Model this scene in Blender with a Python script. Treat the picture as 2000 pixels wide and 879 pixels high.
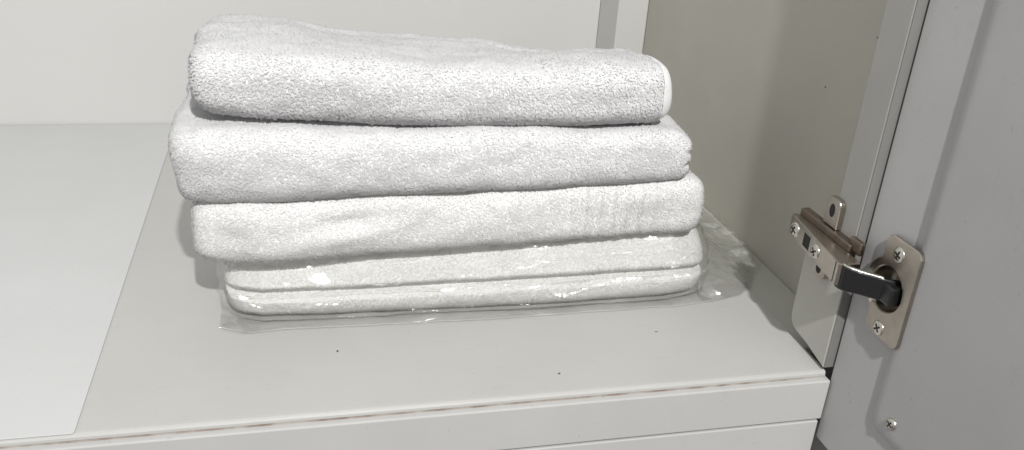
import bpy, bmesh, math, random
import numpy as np
from mathutils import Vector, Matrix, noise

# ------------------------------------------------------------------ clear
for o in list(bpy.data.objects):
    bpy.data.objects.remove(o, do_unlink=True)
scn = bpy.context.scene
C = scn.collection
MM = 0.001            # all numbers below are millimetres
# origin: right front corner of the shelf; x right, y into the cabinet, z up

# ------------------------------------------------------------------ camera
CAM = (-287.15, -365.7, 275.0)
YAW, PITCH, ROLL, FPX = 0.260, 0.432, 0.073, 1717.0
cy, sy = math.cos(YAW), math.sin(YAW)
f = Vector((sy, cy, 0)); r = Vector((cy, -sy, 0)); u = Vector((0, 0, 1))
cp, sp = math.cos(PITCH), math.sin(PITCH)
f, u = cp*f - sp*u, sp*f + cp*u
cr, sr = math.cos(ROLL), math.sin(ROLL)
r, u = cr*r + sr*u, -sr*r + cr*u
cam = bpy.data.cameras.new('camera'); co = bpy.data.objects.new('camera', cam); C.objects.link(co)
m = Matrix((r, u, -f)).transposed().to_4x4(); m.translation = Vector(CAM)*MM
co.matrix_world = m
cam.sensor_width = 36; cam.lens = 36*FPX/2000; cam.clip_start = 0.01; cam.clip_end = 50
scn.camera = co
scn.render.resolution_x = 1024; scn.render.resolution_y = 450

# ------------------------------------------------------------------ light
w = bpy.data.worlds.new('World'); scn.world = w; w.use_nodes = True
nt = w.node_tree
bg = nt.nodes['Background']
tc = nt.nodes.new('ShaderNodeTexCoord'); sepz = nt.nodes.new('ShaderNodeSeparateXYZ')
rampw = nt.nodes.new('ShaderNodeValToRGB')
mpw = nt.nodes.new('ShaderNodeMapRange'); mpw.inputs[1].default_value = -1; mpw.inputs[2].default_value = 1
nt.links.new(tc.outputs['Generated'], sepz.inputs[0]); nt.links.new(sepz.outputs['Z'], mpw.inputs[0])
nt.links.new(mpw.outputs[0], rampw.inputs[0]); nt.links.new(rampw.outputs[0], bg.inputs[0])
e = rampw.color_ramp.elements
e[0].position = 0.30; e[0].color = (0.33, 0.30, 0.285, 1)
e[1].position = 0.64; e[1].color = (1.0, 1.0, 0.985, 1)
bg.inputs[1].default_value = 0.47

lamp = bpy.data.lights.new('room_lamp', 'POINT'); lo = bpy.data.objects.new('room_lamp', lamp); C.objects.link(lo)
lo.location = Vector((-205, -926, 990))*MM
lamp.energy = 50.0; lamp.color = (1.0, 0.988, 0.968); lamp.shadow_soft_size = 0.018

scn.view_settings.view_transform = 'Standard'; scn.view_settings.look = 'None'
scn.view_settings.gamma = 1; scn.view_settings.use_curve_mapping = False
scn.view_settings.exposure = 0.52

scn.cycles.transparent_max_bounces = 32; scn.cycles.max_bounces = 14; scn.cycles.diffuse_bounces = 10

# ------------------------------------------------------------------ materials
def new_mat(name, col, rough=0.5, metal=0.0, spec=0.5, var=0.0, vscale=40, bump=0.0, bscale=400, dist=0.0003, sheen=0):
    mt = bpy.data.materials.new(name); mt.use_nodes = True
    n = mt.node_tree.nodes; l = mt.node_tree.links; b = n['Principled BSDF']
    b.inputs['Base Color'].default_value = (*col, 1); b.inputs['Roughness'].default_value = rough
    b.inputs['Metallic'].default_value = metal; b.inputs['Specular IOR Level'].default_value = spec
    if sheen:
        b.inputs['Sheen Weight'].default_value = sheen; b.inputs['Sheen Roughness'].default_value = 0.6
    t = n.new('ShaderNodeTexCoord')
    if var:
        ns = n.new('ShaderNodeTexNoise'); ns.inputs['Scale'].default_value = vscale; ns.inputs['Detail'].default_value = 6
        l.new(t.outputs['Object'], ns.inputs['Vector'])
        rp = n.new('ShaderNodeValToRGB'); l.new(ns.outputs['Fac'], rp.inputs[0])
        rp.color_ramp.elements[0].position = .3; rp.color_ramp.elements[1].position = .7
        rp.color_ramp.elements[0].color = (*[c*(1-var) for c in col], 1)
        rp.color_ramp.elements[1].color = (*[min(1, c*(1+var)) for c in col], 1)
        l.new(rp.outputs[0], b.inputs['Base Color'])
    if bump:
        nb = n.new('ShaderNodeTexNoise'); nb.inputs['Scale'].default_value = bscale; nb.inputs['Detail'].default_value = 4
        l.new(t.outputs['Object'], nb.inputs['Vector'])
        bp = n.new('ShaderNodeBump'); bp.inputs['Strength'].default_value = bump; bp.inputs['Distance'].default_value = dist
        l.new(nb.outputs['Fac'], bp.inputs['Height']); l.new(bp.outputs[0], b.inputs['Normal'])
    return mt

M = {}
M['shelf'] = new_mat('shelf_laminate', (.475, .470, .456), .38, var=.035, vscale=9, bump=.15, bscale=700, dist=.0002)
M['liner'] = new_mat('liner_white', (.555, .56, .56), .55, var=.02, vscale=12, bump=.12, bscale=600, dist=.0002)
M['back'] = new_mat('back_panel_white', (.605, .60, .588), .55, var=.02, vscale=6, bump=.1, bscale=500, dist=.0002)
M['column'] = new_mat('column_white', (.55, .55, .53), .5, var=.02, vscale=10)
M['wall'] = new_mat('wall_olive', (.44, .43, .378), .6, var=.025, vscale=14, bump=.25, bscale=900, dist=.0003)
M['stile'] = new_mat('stile_grey', (.33, .325, .31), .55, var=.04, vscale=16, bump=.2, bscale=900, dist=.0003)
M['shade_grey'] = new_mat('edge_shade_grey', (.19, .186, .178), .6, var=.05, vscale=30)  # shade put into the colour: grey kept dark under the lamp
M['block'] = new_mat('block_pale', (.45, .446, .408), .55, var=.04, vscale=16, bump=.2, bscale=900, dist=.0003)
M['rail'] = new_mat('rail_white', (.50, .498, .49), .45, var=.025, vscale=14, bump=.12, bscale=700, dist=.0002)
M['seam'] = new_mat('seam_grime', (.26, .215, .185), .9, var=.5, vscale=70)
_r = [q for q in M['seam'].node_tree.nodes if q.type == 'VALTORGB'][0].color_ramp.elements
_r[0].color = (.25, .19, .155, 1); _r[1].color = (.42, .39, .36, 1); _r[0].position = .38; _r[1].position = .60
M['door'] = new_mat('door_grey_white', (.395, .395, .396), .42, var=.03, vscale=18, bump=.22, bscale=1100, dist=.0003)
M['dark'] = new_mat('dark_gap', (.09, .08, .075), .8)
M['nickel'] = new_mat('nickel', (.43, .395, .35), .31, metal=1.0, var=.08, vscale=120, bump=.1, bscale=500, dist=.0002)
M['nickel_brown'] = new_mat('nickel_room_brown', (.26, .215, .18), .38, metal=1.0, var=.2, vscale=150, bump=.15, bscale=500, dist=.0002)  # brown of the reflected room put into the metal colour
M['screw'] = new_mat('screw_zinc', (.66, .64, .58), .22, metal=1.0)
M['black'] = new_mat('steel_dark_reflection', (.012, .012, .013), .22, spec=.6)  # black base stands in for steel reflecting darkness
M['recess'] = new_mat('recess_black', (.01, .01, .01), .7)
M['crumb'] = new_mat('crumb_brown', (.07, .05, .04), .9)
for k, c in (('terry_a', (.765, .765, .768)), ('terry_b', (.765, .765, .768)), ('terry_c', (.74, .74, .733)), ('terry_d', (.86, .86, .855))):
    M[k] = new_mat(k, c, 1.0, spec=.1, var=.03, vscale=60, bump=.6, bscale=900, dist=.0006)

def add_wear(mt, col, amt=.12):
    n = mt.node_tree.nodes; l = mt.node_tree.links; b = n['Principled BSDF']
    src = b.inputs['Base Color'].links[0].from_socket
    t = n.new('ShaderNodeTexCoord')
    mp_ = n.new('ShaderNodeMapping'); mp_.inputs['Scale'].default_value = (1, 5, 1); mp_.inputs['Rotation'].default_value = (0, 0, .5)
    n1 = n.new('ShaderNodeTexNoise'); n1.inputs['Scale'].default_value = 60; n1.inputs['Detail'].default_value = 5
    n2 = n.new('ShaderNodeTexNoise'); n2.inputs['Scale'].default_value = 330; n2.inputs['Detail'].default_value = 2
    l.new(t.outputs['Object'], mp_.inputs[0]); l.new(mp_.outputs[0], n1.inputs['Vector']); l.new(t.outputs['Object'], n2.inputs['Vector'])
    fac = None
    for nd, lo_, hi_ in ((n1, .62, .78), (n2, .69, .77)):
        mr = n.new('ShaderNodeMapRange'); mr.inputs[1].default_value = lo_; mr.inputs[2].default_value = hi_; mr.inputs[4].default_value = amt if nd is n1 else .4
        l.new(nd.outputs['Fac'], mr.inputs[0])
        mx = n.new('ShaderNodeMix'); mx.data_type = 'RGBA'; pass
        mx.inputs[7].default_value = (*col, 1)
        l.new(mr.outputs[0], mx.inputs[0]); l.new(src, mx.inputs[6]); src = mx.outputs[2]
    l.new(src, b.inputs['Base Color'])
    n3 = n.new('ShaderNodeTexNoise'); n3.inputs['Scale'].default_value = 22; n3.inputs['Detail'].default_value = 5
    l.new(t.outputs['Object'], n3.inputs['Vector'])
    rr = n.new('ShaderNodeMapRange'); r0 = b.inputs['Roughness'].default_value
    rr.inputs[1].default_value = .3; rr.inputs[2].default_value = .7; rr.inputs[3].default_value = r0-.1; rr.inputs[4].default_value = r0+.14
    l.new(n3.outputs['Fac'], rr.inputs[0]); l.new(rr.outputs[0], b.inputs['Roughness'])
add_wear(M['shelf'], (.30, .285, .25), .2); add_wear(M['rail'], (.28, .27, .25), .1); add_wear(M['door'], (.22, .215, .205), .14)
add_wear(M['wall'], (.30, .29, .24), .06); add_wear(M['liner'], (.40, .40, .39), .08)

def terry_translucent(mt):
    n = mt.node_tree.nodes; l = mt.node_tree.links; b = n['Principled BSDF']; out = n['Material Output']
    tr = n.new('ShaderNodeBsdfTranslucent'); tr.inputs[0].default_value = (.96, .96, .955, 1)
    mx = n.new('ShaderNodeMixShader'); mx.inputs[0].default_value = .25
    l.new(b.outputs[0], mx.inputs[1]); l.new(tr.outputs[0], mx.inputs[2]); l.new(mx.outputs[0], out.inputs[0])
for k, c in (('pile_a', (.855, .855, .866)), ('pile_b', (.86, .859, .867)), ('pile_c', (.86, .86, .853)), ('pile_d', (.92, .92, .912))):
    M[k] = new_mat(k, c, 1.0, spec=.08); terry_translucent(M[k])

def film_mat(haze=.06):
    mt = bpy.data.materials.new('clear_film'); mt.use_nodes = True
    n = mt.node_tree.nodes; l = mt.node_tree.links
    for x in list(n): n.remove(x)
    out = n.new('ShaderNodeOutputMaterial')
    tr = n.new('ShaderNodeBsdfTransparent'); tr.inputs[0].default_value = (.965, .965, .955, 1)
    gl = n.new('ShaderNodeBsdfGlossy'); gl.inputs['Roughness'].default_value = .12
    df = n.new('ShaderNodeBsdfDiffuse'); df.inputs[0].default_value = (.72, .72, .69, 1)
    lw = n.new('ShaderNodeLayerWeight'); lw.inputs['Blend'].default_value = .5
    pwn = n.new('ShaderNodeMath'); pwn.operation = 'POWER'; pwn.inputs[1].default_value = 4.0
    l.new(lw.outputs['Facing'], pwn.inputs[0])
    fr = n.new('ShaderNodeMath'); fr.operation = 'MULTIPLY_ADD'; fr.inputs[1].default_value = .45; fr.inputs[2].default_value = .14
    l.new(pwn.outputs[0], fr.inputs[0])
    t = n.new('ShaderNodeTexCoord')
    mpn = n.new('ShaderNodeMapping'); mpn.inputs['Scale'].default_value = (.38, 1, 1); mpn.inputs['Rotation'].default_value = (.3, .5, .2)
    l.new(t.outputs['Object'], mpn.inputs[0])
    wn = n.new('ShaderNodeTexNoise'); wn.inputs['Scale'].default_value = 55; wn.inputs['Detail'].default_value = 3
    l.new(mpn.outputs[0], wn.inputs['Vector'])
    wv = n.new('ShaderNodeVectorMath'); wv.operation = 'MULTIPLY_ADD'; wv.inputs[1].default_value = (.012, .012, .012)
    l.new(wn.outputs['Color'], wv.inputs[0]); l.new(mpn.outputs[0], wv.inputs[2])
    vo = n.new('ShaderNodeTexVoronoi'); vo.inputs['Scale'].default_value = 140
    l.new(wv.outputs[0], vo.inputs['Vector'])
    # every facet of the crinkled film leans its own way
    sb = n.new('ShaderNodeVectorMath'); sb.operation = 'SUBTRACT'; sb.inputs[1].default_value = (.5, .5, .5)
    l.new(vo.outputs['Color'], sb.inputs[0])
    ge = n.new('ShaderNodeNewGeometry')
    ma = n.new('ShaderNodeVectorMath'); ma.operation = 'MULTIPLY_ADD'; ma.inputs[1].default_value = (.95, .95, .95)
    l.new(sb.outputs[0], ma.inputs[0]); l.new(ge.outputs['Normal'], ma.inputs[2])
    nm = n.new('ShaderNodeVectorMath'); nm.operation = 'NORMALIZE'; l.new(ma.outputs[0], nm.inputs[0])
    bp = n.new('ShaderNodeBump'); bp.inputs['Strength'].default_value = .35; bp.inputs['Distance'].default_value = .002
    l.new(wn.outputs['Fac'], bp.inputs['Height']); l.new(nm.outputs[0], bp.inputs['Normal'])
    l.new(bp.outputs[0], gl.inputs['Normal'])
    m1 = n.new('ShaderNodeMixShader'); m1.inputs[0].default_value = haze
    l.new(tr.outputs[0], m1.inputs[1]); l.new(df.outputs[0], m1.inputs[2])
    m2 = n.new('ShaderNodeMixShader'); l.new(fr.outputs[0], m2.inputs[0])
    l.new(m1.outputs[0], m2.inputs[1]); l.new(gl.outputs[0], m2.inputs[2])
    l.new(m2.outputs[0], out.inputs[0])
    return mt
M['film'] = film_mat(); M['film_mouth'] = film_mat(.08); M['film_seam'] = film_mat(.38)

# ------------------------------------------------------------------ helpers
def tag(o, label=None, cat=None, group=None, kind=None):
    if label: o['label'] = label
    if cat: o['category'] = cat
    if group: o['group'] = group
    if kind: o['kind'] = kind
    return o

def link(name, me, mat, parent=None):
    o = bpy.data.objects.new(name, me); C.objects.link(o)
    if mat is not None: me.materials.append(M[mat] if isinstance(mat, str) else mat)
    if parent is not None:
        o.parent = parent
        o.matrix_parent_inverse = Matrix.Translation(-parent.location)
    return o

def obj(name, bm, mat, parent=None, smooth=False):
    bmesh.ops.recalc_face_normals(bm, faces=bm.faces)
    me = bpy.data.meshes.new(name)
    for v in bm.verts: v.co *= MM
    bm.to_mesh(me); bm.free()
    if smooth:
        for p_ in me.polygons: p_.use_smooth = True
    return link(name, me, mat, parent)

def empty(name, loc):
    o = bpy.data.objects.new(name, None); C.objects.link(o); o.location = Vector(loc)*MM
    o.empty_display_size = .02
    return o

def box(x0, x1, y0, y1, z0, z1, bev=0.0, seg=2, bm=None):
    nb = bmesh.new()
    vs = [nb.verts.new((x, y, z)) for x in (x0, x1) for y in (y0, y1) for z in (z0, z1)]
    for q in ((0, 1, 3, 2), (4, 6, 7, 5), (0, 4, 5, 1), (2, 3, 7, 6), (0, 2, 6, 4), (1, 5, 7, 3)):
        nb.faces.new([vs[i] for i in q])
    bmesh.ops.recalc_face_normals(nb, faces=nb.faces)
    if bev: bmesh.ops.bevel(nb, geom=list(nb.edges), offset=bev, segments=seg, affect='EDGES', profile=.5)
    return nb

def prism(poly, axis, a, b, bev=0.0, seg=2):
    """poly: list of 2-D points; axis 'x': (y,z), 'z': (x,y)"""
    nb = bmesh.new()
    mk = (lambda p, h: (h, p[0], p[1])) if axis == 'x' else (lambda p, h: (p[0], p[1], h))
    A = [nb.verts.new(mk(p, a)) for p in poly]; B = [nb.verts.new(mk(p, b)) for p in poly]
    n = len(poly)
    nb.faces.new(A); nb.faces.new(B[::-1])
    for i in range(n): nb.faces.new((A[i], B[i], B[(i+1) % n], A[(i+1) % n]))
    bmesh.ops.recalc_face_normals(nb, faces=nb.faces)
    if bev:
        ed = [e_ for e_ in nb.edges if (e_.verts[0] in A) == (e_.verts[1] in A)]
        bmesh.ops.bevel(nb, geom=ed, offset=bev, segments=seg, affect='EDGES', profile=.5)
    return nb

def round_poly(pts, rad, seg=6):
    out = []
    n = len(pts)
    for i in range(n):
        p0, p1, p2 = Vector(pts[i-1]), Vector(pts[i]), Vector(pts[(i+1) % n])
        rr = rad[i] if isinstance(rad, (list, tuple)) else rad
        if rr <= 0: out.append(tuple(p1)); continue
        a = (p0-p1).normalized(); b = (p2-p1).normalized()
        s = p1 + a*rr; t_ = p1 + b*rr
        for k in range(seg+1):
            q = k/seg
            out.append(tuple(s*(1-q)**2 + p1*2*q*(1-q) + t_*q*q))
    return out

def lathe_x(profile, cy_, cz_, n=24):
    """profile: list of (x, radius) revolved about an axis along x"""
    nb = bmesh.new(); rings = []
    for (x, rad) in profile:
        if rad < 1e-4: rings.append([nb.verts.new((x, cy_, cz_))])
        else: rings.append([nb.verts.new((x, cy_+rad*math.cos(2*math.pi*k/n), cz_+rad*math.sin(2*math.pi*k/n))) for k in range(n)])
    for a, b in zip(rings[:-1], rings[1:]):
        for k in range(n):
            q = [a[k % len(a)], a[(k+1) % len(a)], b[(k+1) % len(b)], b[k % len(b)]]
            s = []
            for v in q:
                if v not in s: s.append(v)
            if len(s) > 2: nb.faces.new(s)
    return nb

def grid_mesh(name, P, mat, parent=None, closed_v=False, caps=False, flip=False):
    """P: array (nu, nv, 3) in mm"""
    nu, nv = P.shape[:2]
    verts = (P.reshape(-1, 3)*MM)
    idx = np.arange(nu*nv).reshape(nu, nv)
    if closed_v: nxt = np.roll(idx, -1, 1)
    else: nxt = idx[:, 1:]; idx = idx[:, :-1]
    F = np.stack([idx[:-1], nxt[:-1], nxt[1:], idx[1:]], -1).reshape(-1, 4)
    if flip: F = F[:, ::-1]
    faces = F.tolist(); verts = verts.tolist()
    if caps:
        full = np.arange(nu*nv).reshape(nu, nv)
        for row, rev in ((0, False), (nu-1, True)):
            c = np.array([verts[i] for i in full[row]]).mean(0).tolist(); verts.append(c); ci = len(verts)-1
            for k in range(nv):
                t3 = [full[row][k], ci, full[row][(k+1) % nv]]
                t3 = [int(q) for q in t3]
                if rev != flip: t3 = t3[::-1]
                faces.append(t3)
    me = bpy.data.meshes.new(name); me.from_pydata(verts, [], faces); me.update()
    me.polygons.foreach_set('use_smooth', [True]*len(me.polygons))
    return link(name, me, mat, parent)

def screw(parent, x, y, z, rad, dome, rot, name='screw', mat='screw', ring=False):
    """pan-head cross screw, axis along x, head towards -x; x is the surface it sits on"""
    pr = [(x-.02, rad*.02+.0), (x-.02, rad)]
    pr = [(x+.4, rad), (x-.15*dome, rad), (x-.6*dome, rad*.86), (x-.9*dome, rad*.55), (x-dome, rad*.25), (x-dome, 0)]
    o = obj(name, lathe_x(pr, y, z, 20), mat, parent, smooth=True)
    nb = bmesh.new()
    for a in (rot, rot+math.pi/2):
        L, W = rad*.56, rad*.13
        c, s = math.cos(a), math.sin(a)
        pts = [(L*c-W*s, L*s+W*c), (-L*c-W*s, -L*s+W*c), (-L*c+W*s, -L*s-W*c), (L*c+W*s, L*s-W*c)]
        x1 = x-dome-.06 - (0.015 if a != rot else 0)
        vs = [nb.verts.new((xx, y+p_[0], z+p_[1])) for xx in (x1, x-.5*dome) for p_ in pts]
        nb.faces.new(vs[:4]); nb.faces.new(vs[4:][::-1])
        for k in range(4): nb.faces.new((vs[k], vs[4+k], vs[4+(k+1) % 4], vs[(k+1) % 4]))
    me_o = obj('cross_slot', nb, 'recess', None)
    me_o.parent = parent
    return o

# ------------------------------------------------------------------ the cabinet carcass (setting)
cab = empty('cabinet', (-300, 230, -170))
tag(cab, 'white cabinet interior with shelf, olive side wall and open door', 'cabinet')
XW = 33.0      # inner face of the right wall
YB = 454.0     # back panel
poly = [(0.4, -3.0), (0.5, -1.6), (1.2, -.5), (2.2, -.1), (4.0, 0), (YB-.5, 0), (YB-.5, -16), (6, -16), (6, -3.0)]
nb = prism(poly, 'x', -800, 2.4)
obj('shelf', nb, 'shelf', cab)
obj('shelf_filler', box(2.8, XW-.4, 26, YB-.5, -16, -.8, .3), 'block', cab)
obj('back_panel', box(-800, 3.0, YB, YB+14, -20, 620), 'back', cab)
obj('corner_column', box(3.4, XW-.2, 404, YB+14, .2, 620, 1.2), 'column', cab)
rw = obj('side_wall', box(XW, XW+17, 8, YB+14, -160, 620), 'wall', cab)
for (y, z, s) in ((106, 136.7, .55), (67.5, 176.8, .45)):
    obj('speck', lathe_x([(XW-.02, s), (XW-.35, s*.7), (XW-.4, 0)], y, z, 8), 'crumb', rw)
# front stile that carries the hinge: narrow above, wider with a rounded lower corner below the hinge
poly = round_poly([(1.0, 2.2), (21, 6.0), (41.5, 8.0), (41.5, 74), (1.0, 74)], [0, 0, 9, 4, 0], 8)
obj('hinge_block', prism(poly, 'x', 0, XW-.3, .8), 'block', cab)
obj('stile', box(.1, XW-.3, 1.1, 23, 74.1, 620, .7), 'stile', cab)
obj('edge_shade', box(.4, XW-1, .3, .95, 2.6, 620, .2), 'shade_grey', cab)  # dark strip added so the lamp-lit stile front looks shaded
# front rail under the shelf edge, grimy seam and the panel below
obj('seam', box(-800, 2.0, .8, 4, -4.5, -2.9), 'seam', cab)
obj('front_rail', box(-800, 4.4, -3.2, 12, -31, -4.5, .7), 'rail', cab)
obj('rail_gap', box(-800, 2, -.5, 10, -32.2, -31.05), 'dark', cab)
obj('lower_panel', box(-800, 2.6, -3.6, 12, -170, -32.1, .6), 'rail', cab)
obj('lower_side', box(5.2, XW-.3, 7, 400, -170, -5), 'shade_grey', cab)

# ------------------------------------------------------------------ white liner sheet on the shelf
poly = round_poly([(-800, 1.2), (-394, 1.2), (-394.5, 452), (-800, 452)], [0, 1.8, 1, 0], 6)
nb = prism(poly, 'z', .1, .65, .15, 1)
tag(obj('shelf_liner', nb, 'liner'), 'smooth white liner sheet lying flat on the left of the shelf', 'liner sheet')

# ------------------------------------------------------------------ cabinet door
XD = 5.5       # door border face; the raised field stands 3 mm proud of it
def field_rings():
    # rounded rectangle rings stepping from the border up onto the field
    out = []
    for k in range(7):
        q = k/6*math.pi/2
        ins = 37.5 + 8*(1-math.cos(q)); hx = -3.0+3.0*math.sin(q)
        out.append((ins, hx))
    return out
Y0, Y1, Z0, Z1 = -.8, -430, -45.5, 640
nb = bmesh.new()
def rect_ring(ins, x, rr):
    pts = round_poly([(Y0-ins, Z0+ins), (Y0-ins, Z1-ins), (Y1+ins, Z1-ins), (Y1+ins, Z0+ins)], rr, 6)
    return [nb.verts.new((x, a, b)) for a, b in pts]
rings = [rect_ring(1.0, XD+20, .5), rect_ring(0, XD+19.2, .6), rect_ring(0, XD+.8, .6), rect_ring(.25, XD+.25, .6), rect_ring(.9, XD, .6)]
for ins, hx in field_rings(): rings.append(rect_ring(ins, XD-hx, 2+ins*.12))
for a, b in zip(rings[:-1], rings[1:]):
    n = len(a)
    for k in range(n): nb.faces.new((a[k], a[(k+1) % n], b[(k+1) % n], b[k]))
nb.faces.new(rings[0][::-1]); nb.faces.new(rings[-1])
door = panel = obj('door', nb, 'door', cab)
door['label'] = 'grey white open door with a raised inner field'
# bore the round hole for the hinge cup
CY, CZ, CR = -27.0, 69.0, 13.0
cut = obj('cutter', lathe_x([(XD-20, 0), (XD-20, CR), (XD+11.6, CR), (XD+11.6, 0)], CY, CZ, 40), None)
bo = panel.modifiers.new('bore', 'BOOLEAN'); bo.operation = 'DIFFERENCE'; bo.object = cut; bo.solver = 'EXACT'
bpy.context.view_layer.update()
me2 = bpy.data.meshes.new_from_object(panel.evaluated_get(bpy.context.evaluated_depsgraph_get()))
panel.modifiers.clear(); panel.data = me2
bpy.data.objects.remove(cut, do_unlink=True)
for p_ in me2.polygons: p_.use_smooth = True
try: me2.set_sharp_from_angle(angle=math.radians(12))
except Exception: pass
screw(door, XD, -55.5, 5.0, 3.4, 1.8, .5)

# ------------------------------------------------------------------ hinge
hinge = obj('hinge', box(-5.5, -.05, -3, 47, 67.5, 82.5, .8), 'nickel_brown', cab)      # base plate on the stile
hinge['label'] = 'nickel concealed hinge joining the door to the stile'
mp = hinge
# cup flange: straight edged plate with a round bulge, open in the middle
XF = XD-.05
def r_out(th):
    c, s = math.cos(th), math.sin(th)
    y0, y1, z0, z1 = -45.5-CY, -18.5-CY, 42.0-CZ, 97.5-CZ
    best = 1e9
    if c > 1e-6: best = min(best, y1/c)
    if c < -1e-6: best = min(best, y0/c)
    if s > 1e-6: best = min(best, z1/s)
    if s < -1e-6: best = min(best, z0/s)
    return max(best, 17.2)
N = 120
nb = bmesh.new()
ths = [2*math.pi*k/N for k in range(N)]
def rnd(th):
    rr = r_out(th); y = CY+rr*math.cos(th); z = CZ+rr*math.sin(th)
    # round the four outer corners
    for (cy_, cz_, sy_, sz_) in ((-45.5, 42, 1, 1), (-45.5, 97.5, 1, -1), (-18.5, 97.5, -1, -1), (-18.5, 42, -1, 1)):
        R_ = 4.5
        ax, az = cy_+sy_*R_, cz_+sz_*R_
        if (y-ax)*sy_ < 0 and (z-az)*sz_ < 0:
            d = math.hypot(y-ax, z-az)
            if d > R_: y, z = ax+(y-ax)*R_/d, az+(z-az)*R_/d
    return y, z
lay = []
TH = 1.9
for (x, mode) in ((XF, 'in'), (XF, 'out0'), (XF-TH+.5, 'out0'), (XF-TH, 'out1'), (XF-TH, 'in1'), (XF-TH+.6, 'in')):
    ring = []
    for th in ths:
        if mode.startswith('in'):
            q = 12.1 if mode == 'in' else 12.7
            y, z = CY+q*math.cos(th), CZ+q*math.sin(th)
        else:
            y, z = rnd(th)
            if mode == 'out1':
                d = Vector((y-CY, z-CZ)); d = d*(1-.5/d.length); y, z = CY+d.x, CZ+d.y
        ring.append(nb.verts.new((x, y, z)))
    lay.append(ring)
for i in range(6):
    a, b = lay[i], lay[(i+1) % 6]
    for k in range(N): nb.faces.new((a[k], a[(k+1) % N], b[(k+1) % N], b[k]))
flange = obj('cup_flange', nb, 'nickel', hinge)
obj('cup', lathe_x([(XF-.2, 12.2), (XD+8, 12.0), (XD+10, 11), (XD+10.6, 9), (XD+10.6, 0)], CY, CZ, 40), 'nickel', hinge, smooth=True)
screw(hinge, XF-TH, -29.5, 89.7, 4.2, .9, .35)
screw(hinge, XF-TH, -29.2, 47.0, 4.2, .9, .9)
# mounting plate on the stile: base with two wings
wing_poly = round_poly([(14.5, 83), (27.5, 83), (27.5, 99.5), (14.5, 99.5)], [0, 0, 4.5, 4.5], 6)
def wing(poly, hy, hz):
    w_ = obj('wing', prism(poly, 'x', -3.6, -.05, .5), 'nickel', None); w_.parent = mp
    h_ = obj('screw_recess', lathe_x([(-3.64, 0), (-3.64, 2.7), (-3.0, 2.9)], 0, 0, 18), 'recess', None)
    h_.data.transform(Matrix.Diagonal((1, .95, 1.45, 1))); h_.data.transform(Matrix.Translation(Vector((0, hy, hz))*MM))
    h_.parent = mp
wing(wing_poly, 21, 92)
wing(round_poly([(14.5, 67), (14.5, 51), (27.5, 51), (27.5, 67)], [0, 4.5, 4.5, 0], 6), 21, 57)
fp = obj('front_lug', box(-3.4, -.05, -9, 1.5, 78.5, 86, .9), 'nickel_brown', None); fp.parent = mp
# hinge arm over the plate: channel whose outer face rises towards the door
poly = [(-5.7, 46.5), (-9.3, 48), (-10.6, 46.5), (-18.2, -14.5), (-17.2, -15.9), (-6.5, -15.9), (-5.7, -13.5)]
arm = obj('arm', prism(poly, 'z', 66.0, 78.6, .6), 'nickel', hinge)
nx, ny = 61.0, -7.6          # outer face direction
def on_face(y):              # x of the outer face at depth y
    q = (46.5-y)/61.0
    return -10.6-7.6*q
def face_box(name, y0, y1, z0, z1, proud, mat):
    nb_ = bmesh.new(); vs = []
    for (dx) in (-proud, .6):
        for (y, z) in ((y0, z0), (y1, z0), (y1, z1), (y0, z1)):
            vs.append(nb_.verts.new((on_face(y)+dx, y, z)))
    nb_.faces.new(vs[:4]); nb_.faces.new(vs[4:][::-1])
    for k in range(4): nb_.faces.new((vs[k], vs[4+k], vs[4+(k+1) % 4], vs[(k+1) % 4]))
    o_ = obj(name, nb_, mat, None); o_.parent = hinge; return o_
face_box('square_hole', 19.5, 27.5, 68.4, 76.2, .06, 'recess')
face_box('slit', -12.1, -11.3, 66.4, 78.2, .08, 'recess')
for (y, rr) in ((38.5, 4.4), (11, 4.2)):
    s_ = screw(hinge, on_face(y)-.2, y, 72.3, rr, 1.5, .4 if y > 20 else 1.0)
# black link from the arm into the cup
path = [(-15.2, -13), (-14.6, -16.5), (-10.5, -20), (-5.5, -23.5), (-.5, -27), (5, -30), (12, -31.5)]
nb = bmesh.new(); prev = None
def smooth_path(pth, n):
    out = []
    P_ = [Vector(q) for q in pth]
    for i in range(len(P_)-1):
        p0, p1, p2, p3 = P_[max(i-1, 0)], P_[i], P_[i+1], P_[min(i+2, len(P_)-1)]
        for k in range(n):
            t_ = k/n
            out.append(.5*((2*p1)+(p2-p0)*t_+(2*p0-5*p1+4*p2-p3)*t_*t_+(3*p1-p0-3*p2+p3)*t_**3))
    out.append(P_[-1]); return out
sp_ = smooth_path(path, 5)
for i, q in enumerate(sp_):
    d = (sp_[min(i+1, len(sp_)-1)]-sp_[max(i-1, 0)]).normalized(); nrm = Vector((-d.y, d.x))
    ring = []
    hz = 7.2 - 1.0*min(1, i/12)
    for (o_, z_) in ((-1.6, -hz+.6), (-1.0, -hz), (1.0, -hz), (1.6, -hz+.6), (1.6, hz-.6), (1.0, hz), (-1.0, hz), (-1.6, hz-.6)):
        pp = q+nrm*o_
        ring.append(nb.verts.new((pp.x, pp.y, 71.3-2.6*i/len(sp_)+z_)))
    if prev:
        for k in range(8): nb.faces.new((prev[k], prev[(k+1) % 8], ring[(k+1) % 8], ring[k]))
    else: nb.faces.new(ring)
    prev = ring
nb.faces.new(prev[::-1])
lk = obj('link', nb, 'black', hinge, smooth=False)
obj('inner_link', box(-.5, 12, -36.5, -27, 63.5, 74, 1.2), 'black', hinge)
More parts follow.
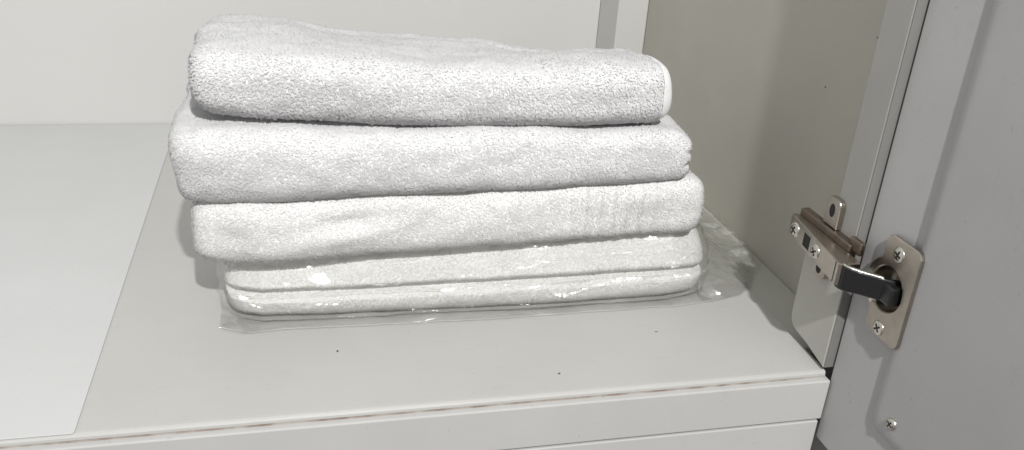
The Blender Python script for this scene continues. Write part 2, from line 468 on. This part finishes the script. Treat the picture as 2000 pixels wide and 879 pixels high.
# bright upper rim of the link
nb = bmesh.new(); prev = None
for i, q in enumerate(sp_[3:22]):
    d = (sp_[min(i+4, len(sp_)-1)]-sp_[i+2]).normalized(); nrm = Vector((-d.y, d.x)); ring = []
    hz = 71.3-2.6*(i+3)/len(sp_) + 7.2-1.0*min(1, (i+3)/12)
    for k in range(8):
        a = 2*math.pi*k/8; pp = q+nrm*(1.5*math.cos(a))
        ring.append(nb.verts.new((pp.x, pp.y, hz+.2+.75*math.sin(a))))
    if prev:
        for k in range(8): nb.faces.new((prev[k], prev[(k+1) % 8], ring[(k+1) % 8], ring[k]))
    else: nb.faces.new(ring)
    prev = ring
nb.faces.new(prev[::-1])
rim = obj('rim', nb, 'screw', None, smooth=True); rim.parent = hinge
# inner link rod at the bottom of the cup
nb = lathe_x([(XF-4.5, 0), (XF-4.5, 1.6), (XF-4.0, 2.1), (XF+9, 2.1), (XF+9, 0)], -20.5, 60.0, 14)
obj('pivot_pin', nb, 'screw', hinge, smooth=True)

# ------------------------------------------------------------------ towels
def lerp_fn(pts):
    xs = [q[0] for q in pts]; ys = [q[1] for q in pts]
    return lambda x: np.interp(x, xs, ys)
def sm(t): return t*t*(3-2*t)
def vnoise(P, scale, seed):
    out = np.empty(len(P))
    off = Vector((seed*13.7, seed*7.1, seed*3.3))
    for i, q in enumerate(P): out[i] = noise.noise(Vector(q)/scale+off)
    return out

def towel_grid(T, off=0.0, v_sel=None, nx=150):
    """outer surface of a folded towel as (nu, nv, 3); closed round the cross-section"""
    x0, x1 = T['x']; x0 -= off; x1 += off
    t = np.linspace(0, 1, nx)
    t = .5*t + .5*(.5-.5*np.cos(np.pi*t))
    xs = x0+(x1-x0)*t
    R_ = T.get('R', 13.0)
    e_ = np.clip(np.minimum((xs-x0), (x1-xs))/R_, 0, 1)
    fz = (1-(1-e_)**2.3)**(1/2.3)
    zb = T['zb'](xs)-off; zt = T['zt'](xs)+off; yf = T['yf'](xs)-off; yb = T['yb'](xs)+off
    zc = (zb+zt)/2; b = (zt-zb)/2*(T.get('endb', .38)+(1-T.get('endb', .38))*fz)
    yf = yf+(1-fz)*T.get('endy', 7); yb = yb-(1-fz)*7
    d = T.get('nose', 20.0)+off; pw = T.get('pw', .72)
    sz = np.sin(np.linspace(-math.pi/2, math.pi/2, 61))
    cyy = np.maximum(0, 1-np.abs(sz)**(2/pw))**(pw/2)
    nose_y = 1-cyy
    rows = []
    for i, x in enumerate(xs):
        y_n = yf[i]+d*nose_y; z_n = zc[i]+b[i]*sz
        for (g, dep, wd) in T.get('grooves', []):
            y_n = y_n+(dep*(1 if off == 0 else .35))*np.exp(-((sz-g)/wd)**2)*cyy
        if 'cusp' in T:
            g, dep, wd = T['cusp']
            y_n = y_n+dep*(1 if off == 0 else .45)*np.clip(1-np.abs(sz-g)/wd, 0, 1)**1.7
        if 'slant' in T: y_n = y_n+T['slant']*np.clip(sz+.1, 0, 1)
        if off == 0:
            for (dx_, dz_, am, rx, rz) in T.get('dents', []):
                y_n = y_n-am*np.exp(-((x-dx_)/rx)**2-((z_n-dz_-(x-dx_)*.12)/rz)**2)
            if 'ripple' in T:
                ra, rb, per, am = T['ripple']
                wgt = max(0, min(1, (x-ra)/10))*max(0, min(1, (rb-x)/10))
                y_n = y_n+am*wgt*math.sin(2*math.pi*x/per+1.3*math.sin(x/17))*cyy
        k = np.linspace(0, 1, 40)[1:-1]
        y_t = (yf[i]+d)+(yb[i]-d-yf[i]-d)*k; z_t = np.full_like(y_t, zc[i]+b[i]) + T['dome'](x)*np.sin(np.pi*k) - T['slope'](x)*k
        zback = -T['slope'](x)
        y_b = yb[i]-d+d*(1-nose_y[::-1][::2]); z_b = zc[i]+(sz[::-1][::2])*b[i]+zback*(sz[::-1][::2]*.5+.5)
        y_m = y_t[::-1]; z_m = np.full_like(y_m, zc[i]-b[i])
        xr = np.full(len(y_n)+len(y_t)+len(y_b)+len(y_m), x)
        if x > (x0+x1)/2 and off == 0:
            for (g, dep, wd) in T.get('notch', []):
                xr[:len(y_n)] -= dep*np.exp(-((sz-g)/wd)**2)*(1-e_[i])**1.5*cyy**.5
        rows.append(np.stack([xr, np.concatenate([y_n, y_t, y_b, y_m]), np.concatenate([z_n, z_t, z_b, z_m])], -1))
    return np.array(rows)

def grid_normals(P):
    du = np.gradient(P, axis=0); dv = np.roll(P, -1, 1)-np.roll(P, 1, 1)
    n = np.cross(dv, du); n /= np.linalg.norm(n, axis=-1, keepdims=True)+1e-9
    return n

def lump(T, P, N_, k=1.0):
    Q = P.reshape(-1, 3)
    h = np.zeros(len(Q))
    for sc, am, sd in T['lumps']:
        Qs = Q*np.array([.75, 1, 1]); h += am*vnoise(Qs, sc, sd)
    # a flattened underside rests on what carries it
    nz = N_.reshape(-1, 3)[:, 2]
    h *= np.clip(1.25+nz*.9, .45, 1)
    return P+(N_*h.reshape(P.shape[:2]+(1,)))*k

rng = np.random.default_rng(5)
def pile(T, P, parent, mat):
    """terry loops: tens of thousands of small bent tufts standing on the towel surface"""
    nu, nv = P.shape[:2]
    A = P; B = np.roll(P, -1, 1)
    a, b, c, d = A[:-1], B[:-1], B[1:], A[1:]
    quads = np.stack([a, b, c, d], 2).reshape(-1, 4, 3)
    nrm = np.cross(quads[:, 1]-quads[:, 0], quads[:, 3]-quads[:, 0])
    area = np.linalg.norm(nrm, axis=1); nrm = nrm/(area[:, None]+1e-9)
    cen = quads.mean(1)
    # make the normals point out of the slab
    w_ = area.copy()
    w_[nrm[:, 2] < -.93] = 0
    hid = (nrm[:, 2] > .8) & (cen[:, 1] > T['hide_y']) & (cen[:, 0] > T['hide_x'][0]) & (cen[:, 0] < T['hide_x'][1])
    w_[hid] = 0
    w_[cen[:, 1] > T['yb'](cen[:, 0])-6] *= .4
    if 'slant' in T: w_[np.abs(cen[:, 2]-T['zt'](cen[:, 0])*.43-.7) < 1.0] = 0      # no loops down in the crease between the two layers
    if 'woven' in T: w_[(cen[:, 0] > T['woven'][0]) & (cen[:, 0] < T['woven'][1])] *= .7
    if 'bare' in T: w_[cen[:, 0] > T['bare']] = 0
    n = int(w_.sum()*T['dens'])
    pick = rng.choice(len(quads), n, p=w_/w_.sum())
    uv = rng.random((n, 2))
    q = quads[pick]
    pos = ((1-uv[:, :1])*(1-uv[:, 1:])*q[:, 0]+uv[:, :1]*(1-uv[:, 1:])*q[:, 1]+uv[:, :1]*uv[:, 1:]*q[:, 2]+(1-uv[:, :1])*uv[:, 1:]*q[:, 3])
    nn = nrm[pick]
    # coherent lean so that the loops lie in brushed patches
    sc = T.get('lean_scale', 14.0)
    cell = {}
    lean = np.empty((n, 3))
    key = np.round(pos/2.5).astype(int)
    for i in range(n):
        kk = tuple(key[i])
        v = cell.get(kk)
        if v is None:
            v = noise.noise_vector(Vector(pos[i])/sc); v = (v.x, v.y, v.z); cell[kk] = v
        lean[i] = v
    lean = lean*T.get('lean', 1.3)+rng.normal(0, .45, (n, 3))
    lean[:, 2] -= T.get('droop', .5)
    lean -= nn*(lean*nn).sum(1, keepdims=True)
    L = T['len']*(rng.uniform(.6, 1.35, n)*np.where(rng.random(n) < .03, 1.5, 1))[:, None]
    d1 = nn*.9+lean*.35; d1 /= np.linalg.norm(d1, axis=1, keepdims=True)
    d2 = nn*.25+lean*1.0; d2 /= np.linalg.norm(d2, axis=1, keepdims=True)+1e-9
    side = np.cross(d1, rng.normal(size=(n, 3))); side /= np.linalg.norm(side, axis=1, keepdims=True)+1e-9
    s2 = np.cross(d1, side)
    W = T['wid']*rng.uniform(.75, 1.25, n)[:, None]
    V = np.empty((n, 7, 3))
    base = pos-nn*.3; mid = pos+d1*L*.55; tip = mid+d2*L*.55
    for k in range(3):
        an = 2*math.pi*k/3; o_ = side*math.cos(an)+s2*math.sin(an)
        V[:, k] = base+o_*W*.5; V[:, 3+k] = mid+o_*W*.55
    V[:, 6] = tip
    V = V.reshape(-1, 3)*MM
    base_i = (np.arange(n)*7)[:, None]
    quad = np.array([[0, 1, 4, 3], [1, 2, 5, 4], [2, 0, 3, 5]]); tri = np.array([[3, 4, 6], [4, 5, 6], [5, 3, 6]])
    lq = (base_i[:, :, None]+quad[None]).reshape(-1); lt = (base_i[:, :, None]+tri[None]).reshape(-1)
    me = bpy.data.meshes.new('pile')
    me.vertices.add(len(V)); me.vertices.foreach_set('co', V.astype(np.float32).ravel())
    loops = np.concatenate([lq, lt]).astype(np.int32)
    me.loops.add(len(loops)); me.loops.foreach_set('vertex_index', loops)
    nq, ntr = n*3, n*3
    starts = np.concatenate([np.arange(nq)*4, nq*4+np.arange(ntr)*3]).astype(np.int32)
    me.polygons.add(nq+ntr); me.polygons.foreach_set('loop_start', starts)
    me.polygons.foreach_set('use_smooth', np.ones(nq+ntr, dtype=bool))
    me.update(calc_edges=True); me.validate()
    # soften the loops: shade them mostly like the cloth they stand on
    VN = np.empty((n, 7, 3))
    for k in range(3):
        an = 2*math.pi*k/3; o_ = side*math.cos(an)+s2*math.sin(an)
        VN[:, k] = nn*1.0+o_*.2; VN[:, 3+k] = nn*1.0+o_*.26
    VN[:, 6] = nn*1.0+d2*.3
    VN = VN.reshape(-1, 3); VN /= np.linalg.norm(VN, axis=1, keepdims=True)
    me.normals_split_custom_set_from_vertices(VN.astype(np.float32))
    o = link('pile', me, mat, parent); o['kind'] = 'stuff'
    return o

flat = lambda v: (lambda x: v+0*x)
TOW = [
 dict(label='topmost white terry towel of the stack, fluffy with a hemmed right end', mat='terry_a',
      x=(-337, -76), zb=lerp_fn([(-341, 126), (-310, 122.5), (-250, 120), (-170, 118.5), (-70, 118.5)]),
      zt=lerp_fn([(-341, 157), (-290, 158), (-230, 153), (-160, 151), (-110, 153.5), (-70, 154)]),
      yf=lerp_fn([(-341, 92), (-300, 86), (-170, 84), (-70, 88)]), yb=lerp_fn([(-341, 205), (-280, 205), (-200, 190), (-130, 170), (-70, 168)]),
      dome=flat(2.0), slope=lerp_fn([(-341, 4), (-200, 6), (-70, 6)]), nose=21, R=12, endb=.62, pw=.66,
      lumps=[(60, 4.0, 1), (26, 2.2, 2), (9, .6, 3)], dens=2.1, len=1.4, wid=.92, hide_y=999, hide_x=(0, 0), lean=.7, droop=.35, bare=-82),
 dict(label='second white terry towel from the top, fluffy and sticking out to the left', mat='terry_b',
      x=(-351, -58.5), zb=lerp_fn([(-356, 78), (-330, 77), (-250, 80.5), (-170, 82.5), (-54, 83)]),
      zt=lerp_fn([(-356, 115.5), (-320, 119.5), (-200, 118.5), (-90, 117), (-70, 115), (-54, 111)]),
      yf=lerp_fn([(-356, 86), (-310, 79), (-170, 78), (-54, 84)]), yb=flat(228),
      dome=flat(.6), slope=flat(1.0), nose=18, R=10, endb=.7, pw=.62, grooves=[],
      lumps=[(55, 3.6, 11), (24, 2.0, 12), (8, .6, 13)], notch=[(-.25, 3.5, .14), (.35, 2.5, .15)], dens=2.2, len=1.1, wid=.9, hide_y=125, hide_x=(-325, -84), lean=.6, droop=.3),
 dict(label='third white towel from the top, smoother, resting on the bagged towel', mat='terry_c',
      x=(-343.5, -45), zb=lerp_fn([(-347, 42), (-320, 41), (-250, 43.5), (-170, 46), (-44, 47)]),
      zt=lerp_fn([(-347, 76.5), (-320, 78.2), (-250, 81), (-170, 83), (-44, 83.5)]),
      yf=lerp_fn([(-347, 88), (-310, 80), (-170, 80), (-44, 86)]), yb=flat(225),
      dome=flat(.3), slope=flat(.5), nose=17, R=10, endb=.62, pw=.62,
      lumps=[(50, 3.0, 21), (22, 1.7, 22), (7, .4, 23)], dents=[(-258, 68, -2.0, 20, 4.5), (-262, 59, 2.0, 20, 5)], ripple=(-140, -72, 9.5, .6), woven=(-136, -84), dens=1.9, len=.9, wid=.85, hide_y=118, hide_x=(-335, -60), lean=1.0, droop=.3),
 dict(label='bottom white towel folded in two layers inside the clear plastic bag', mat='terry_d',
      x=(-331, -33), zb=flat(1.2), zt=lerp_fn([(-331, 40), (-250, 42), (-170, 45), (-90, 46.5), (-60, 46.5), (-33, 42)]),
      yf=lerp_fn([(-331, 98), (-310, 90), (-170, 86.5), (-60, 88), (-33, 94)]), yb=flat(222),
      dome=flat(.2), slope=flat(.3), nose=16, R=12, endb=.6, pw=.6, cusp=(-.15, 7.5, .26), slant=6.0,
      lumps=[(45, 1.8, 31), (18, 1.0, 32), (7, .3, 33)], notch=[(-.15, 5, .16)], dens=1.7, len=.65, wid=.8, hide_y=112, hide_x=(-322, -50), lean=.8, droop=.2),
]
for T in TOW:
    P = towel_grid(T); Nn = grid_normals(P)
    ctr = P.mean((0, 1)); sgn = np.sign(((P-ctr)*Nn)[..., 1:].sum(-1).mean())
    Nn = Nn*sgn; T['sgn'] = sgn
    P = lump(T, P, Nn)
    th = empty('folded_towel', ((T['x'][0]+T['x'][1])/2, 150, float(T['zb'](-200))))
    tag(th, T['label'], 'towel', 'folded white towels in the stack')
    body = grid_mesh('folded_cloth', P, T['mat'], th, closed_v=True, caps=True, flip=False)
    bmx = bmesh.new(); bmx.from_mesh(body.data); bmesh.ops.recalc_face_normals(bmx, faces=bmx.faces); bmx.to_mesh(body.data); bmx.free()
    PP = P if sgn < 0 else P
    # orientation for the pile: outward normals
    a = P[:-1]; b = np.roll(P, -1, 1)[:-1]; d = P[1:]
    test = np.cross(b-a, d-a); mid = P[:-1]
    out = ((mid-ctr)*test)[..., 1:].sum()
    pile(T, P if out > 0 else P[::-1], th, T['mat'].replace('terry', 'pile'))
    if 'bare' in T:
        sel = P[:, :, :]
        k0 = int(np.argmax(P[:, 0, 0] > T['bare']+.0))
        H = P[k0-1:]+Nn[k0-1:]*np.array(1.1)
        grid_mesh('hem', H, T['mat'], th, closed_v=True)

# ------------------------------------------------------------------ clear plastic bag round the bottom towel
bag = empty('plastic_bag', (-180, 120, 0.4))
tag(bag, 'clear crumpled plastic bag around the bottom towel, loose end spread towards the right wall', 'plastic bag')
T4 = TOW[3]
def crease(Q, seed):
    """sharp folds as in stiff film"""
    a = np.abs(vnoise(Q*np.array([1, 1.3, 1.6]), 17, seed)); b = np.abs(vnoise(Q*np.array([1.2, 1, .8]), 7.5, seed+1))
    return (1-a*2.2)*1.0+(1-b*2.2)*.55
G = towel_grid(T4, off=2.4, nx=300)
Ng = grid_normals(G)*T4['sgn']
G = lump(T4, G, Ng)
cr_ = crease(G.reshape(-1, 3), 51).reshape(G.shape[:2])
lg_ = (1-2.4*np.abs(vnoise(G.reshape(-1, 3)*np.array([.16, 1, 1]), 9, 57))).reshape(G.shape[:2])
G = G+Ng*(.6+.5*np.clip(cr_, -.6, 1.4)+.9*np.clip(lg_, -.3, 1.2))[..., None]
# cross-section order: nose from underneath to the top (61 rows), then the top
nose_top = G[:, 8:61+12]
# the flange that lies on the shelf in front of the towel
first = nose_top[:, 0]
xs = first[:, 0]
Fl = []
wob = np.array([noise.noise(Vector((x/22, 3.1, 0))) for x in xs]); wob2 = np.array([noise.noise(Vector((x/7, 9.1, 0))) for x in xs])
yfr = np.interp(xs, [-335, -328, -317, -300, -180, -60, -31], [88, 84.5, 80.0, 81.5, 78.5, 80.5, 83.0])+wob*.8
for k, q in enumerate(np.linspace(0, 1, 9)):
    yy = yfr+(first[:, 1]-yfr)*q
    zz = .45+np.abs(wob2)*.5*(1-q)+ .9*np.sin(np.pi*q)*np.clip(.5+wob, 0, 1)
    Fl.append(np.stack([xs, yy, np.where(q > .98, np.maximum(first[:, 2]*.5, .5), zz)], -1))
Fl = np.stack(Fl, 1)
nose_top[..., 2] = np.maximum(nose_top[..., 2], .5)
W = np.concatenate([Fl, nose_top], 1)
grid_mesh('bag_body', W, 'film', bag)
sx_ = np.stack([np.stack([xs, yfr+q*1.5-.2, .75+np.abs(wob2)*.5+.35*math.sin(math.pi*q)], -1) for q in (0, .3, .7, 1)], 1)
grid_mesh('bag_seam', sx_, 'film_seam', bag)
# loose mouth of the bag: from the towel's right end down to the shelf and up to the wall
def mouth(x_a, x_b, z_scale, seed, ylo, yhi, lift):
    nu, nv = 110, 120
    U, V = np.meshgrid(np.linspace(0, 1, nu), np.linspace(0, 1, nv), indexing='ij')
    lo_ = np.interp(U, [0, .2, .45, .62, .8, 1], ylo); hi_ = np.interp(U, [0, 1], yhi)
    X = x_a+(x_b-x_a)*U; Y = lo_+(hi_-lo_)*V
    Q = np.stack([X, Y, np.zeros_like(X)], -1).reshape(-1, 3)
    wv = vnoise(Q*np.array([1, .6, 1]), 26, seed).reshape(nu, nv)
    c_ = crease(Q+np.array([0, 0, seed*10.]), seed).reshape(nu, nv)
    edge = np.minimum(1, np.minimum(V, 1-V)*7)
    fall = (1-sm(np.clip(U*1.25, 0, 1)))
    Z = .55+lift*fall*sm(np.clip(V*4.0, 0, 1))*(1-.4*V)+edge*(z_scale*np.clip(wv+.35, 0, 1)+1.0*np.clip(c_, 0, 2))
    return np.stack([X, Y, Z], -1)
grid_mesh('bag_mouth', mouth(-37, 30.5, 4.5, 71, [84, 85.5, 90, 97.5, 116, 131], [218, 228], 27), 'film_mouth', bag)
grid_mesh('bag_mouth', mouth(-36, 27, 1.2, 83, [83, 84.5, 89, 99, 119, 136], [222, 226], 1.5), 'film', bag)
# gathered corner tip at the left
nb = bmesh.new()
tip = [(-333.5, 92, .5), (-330.5, 84.5, .6), (-322, 79.5, .6), (-313, 80.5, .6), (-311, 88, 3.2), (-322, 93, 5.5)]
vs = [nb.verts.new(q) for q in tip]; cvt = nb.verts.new((-321, 86, 3.6))
for k in range(6): nb.faces.new((vs[k], vs[(k+1) % 6], cvt))
obj('bag_corner', nb, 'film', bag)

# ------------------------------------------------------------------ crumbs on the shelf
def crumb(x, y, sx, sy_, sz, label):
    nb_ = bmesh.new(); bmesh.ops.create_icosphere(nb_, subdivisions=2, radius=1)
    for v in nb_.verts:
        k = 1+.35*noise.noise(v.co*1.7+Vector((x, y, 0)))
        v.co = Vector((x+v.co.x*sx*k, y+v.co.y*sy_*k, sz*.8+v.co.z*sz*k))
    tag(obj('crumb', nb_, 'crumb', smooth=True), label, 'crumb', 'specks on the shelf')
crumb(-269.9, 56, .6, .65, .35, 'tiny dark crumb on the shelf in front of the bag, left of centre')
crumb(-152, 18.4, .75, .5, .3, 'tiny dark crumb near the shelf front edge at the centre')
crumb(-81, 53.3, .9, .35, .2, 'faint flat speck on the shelf right of centre')
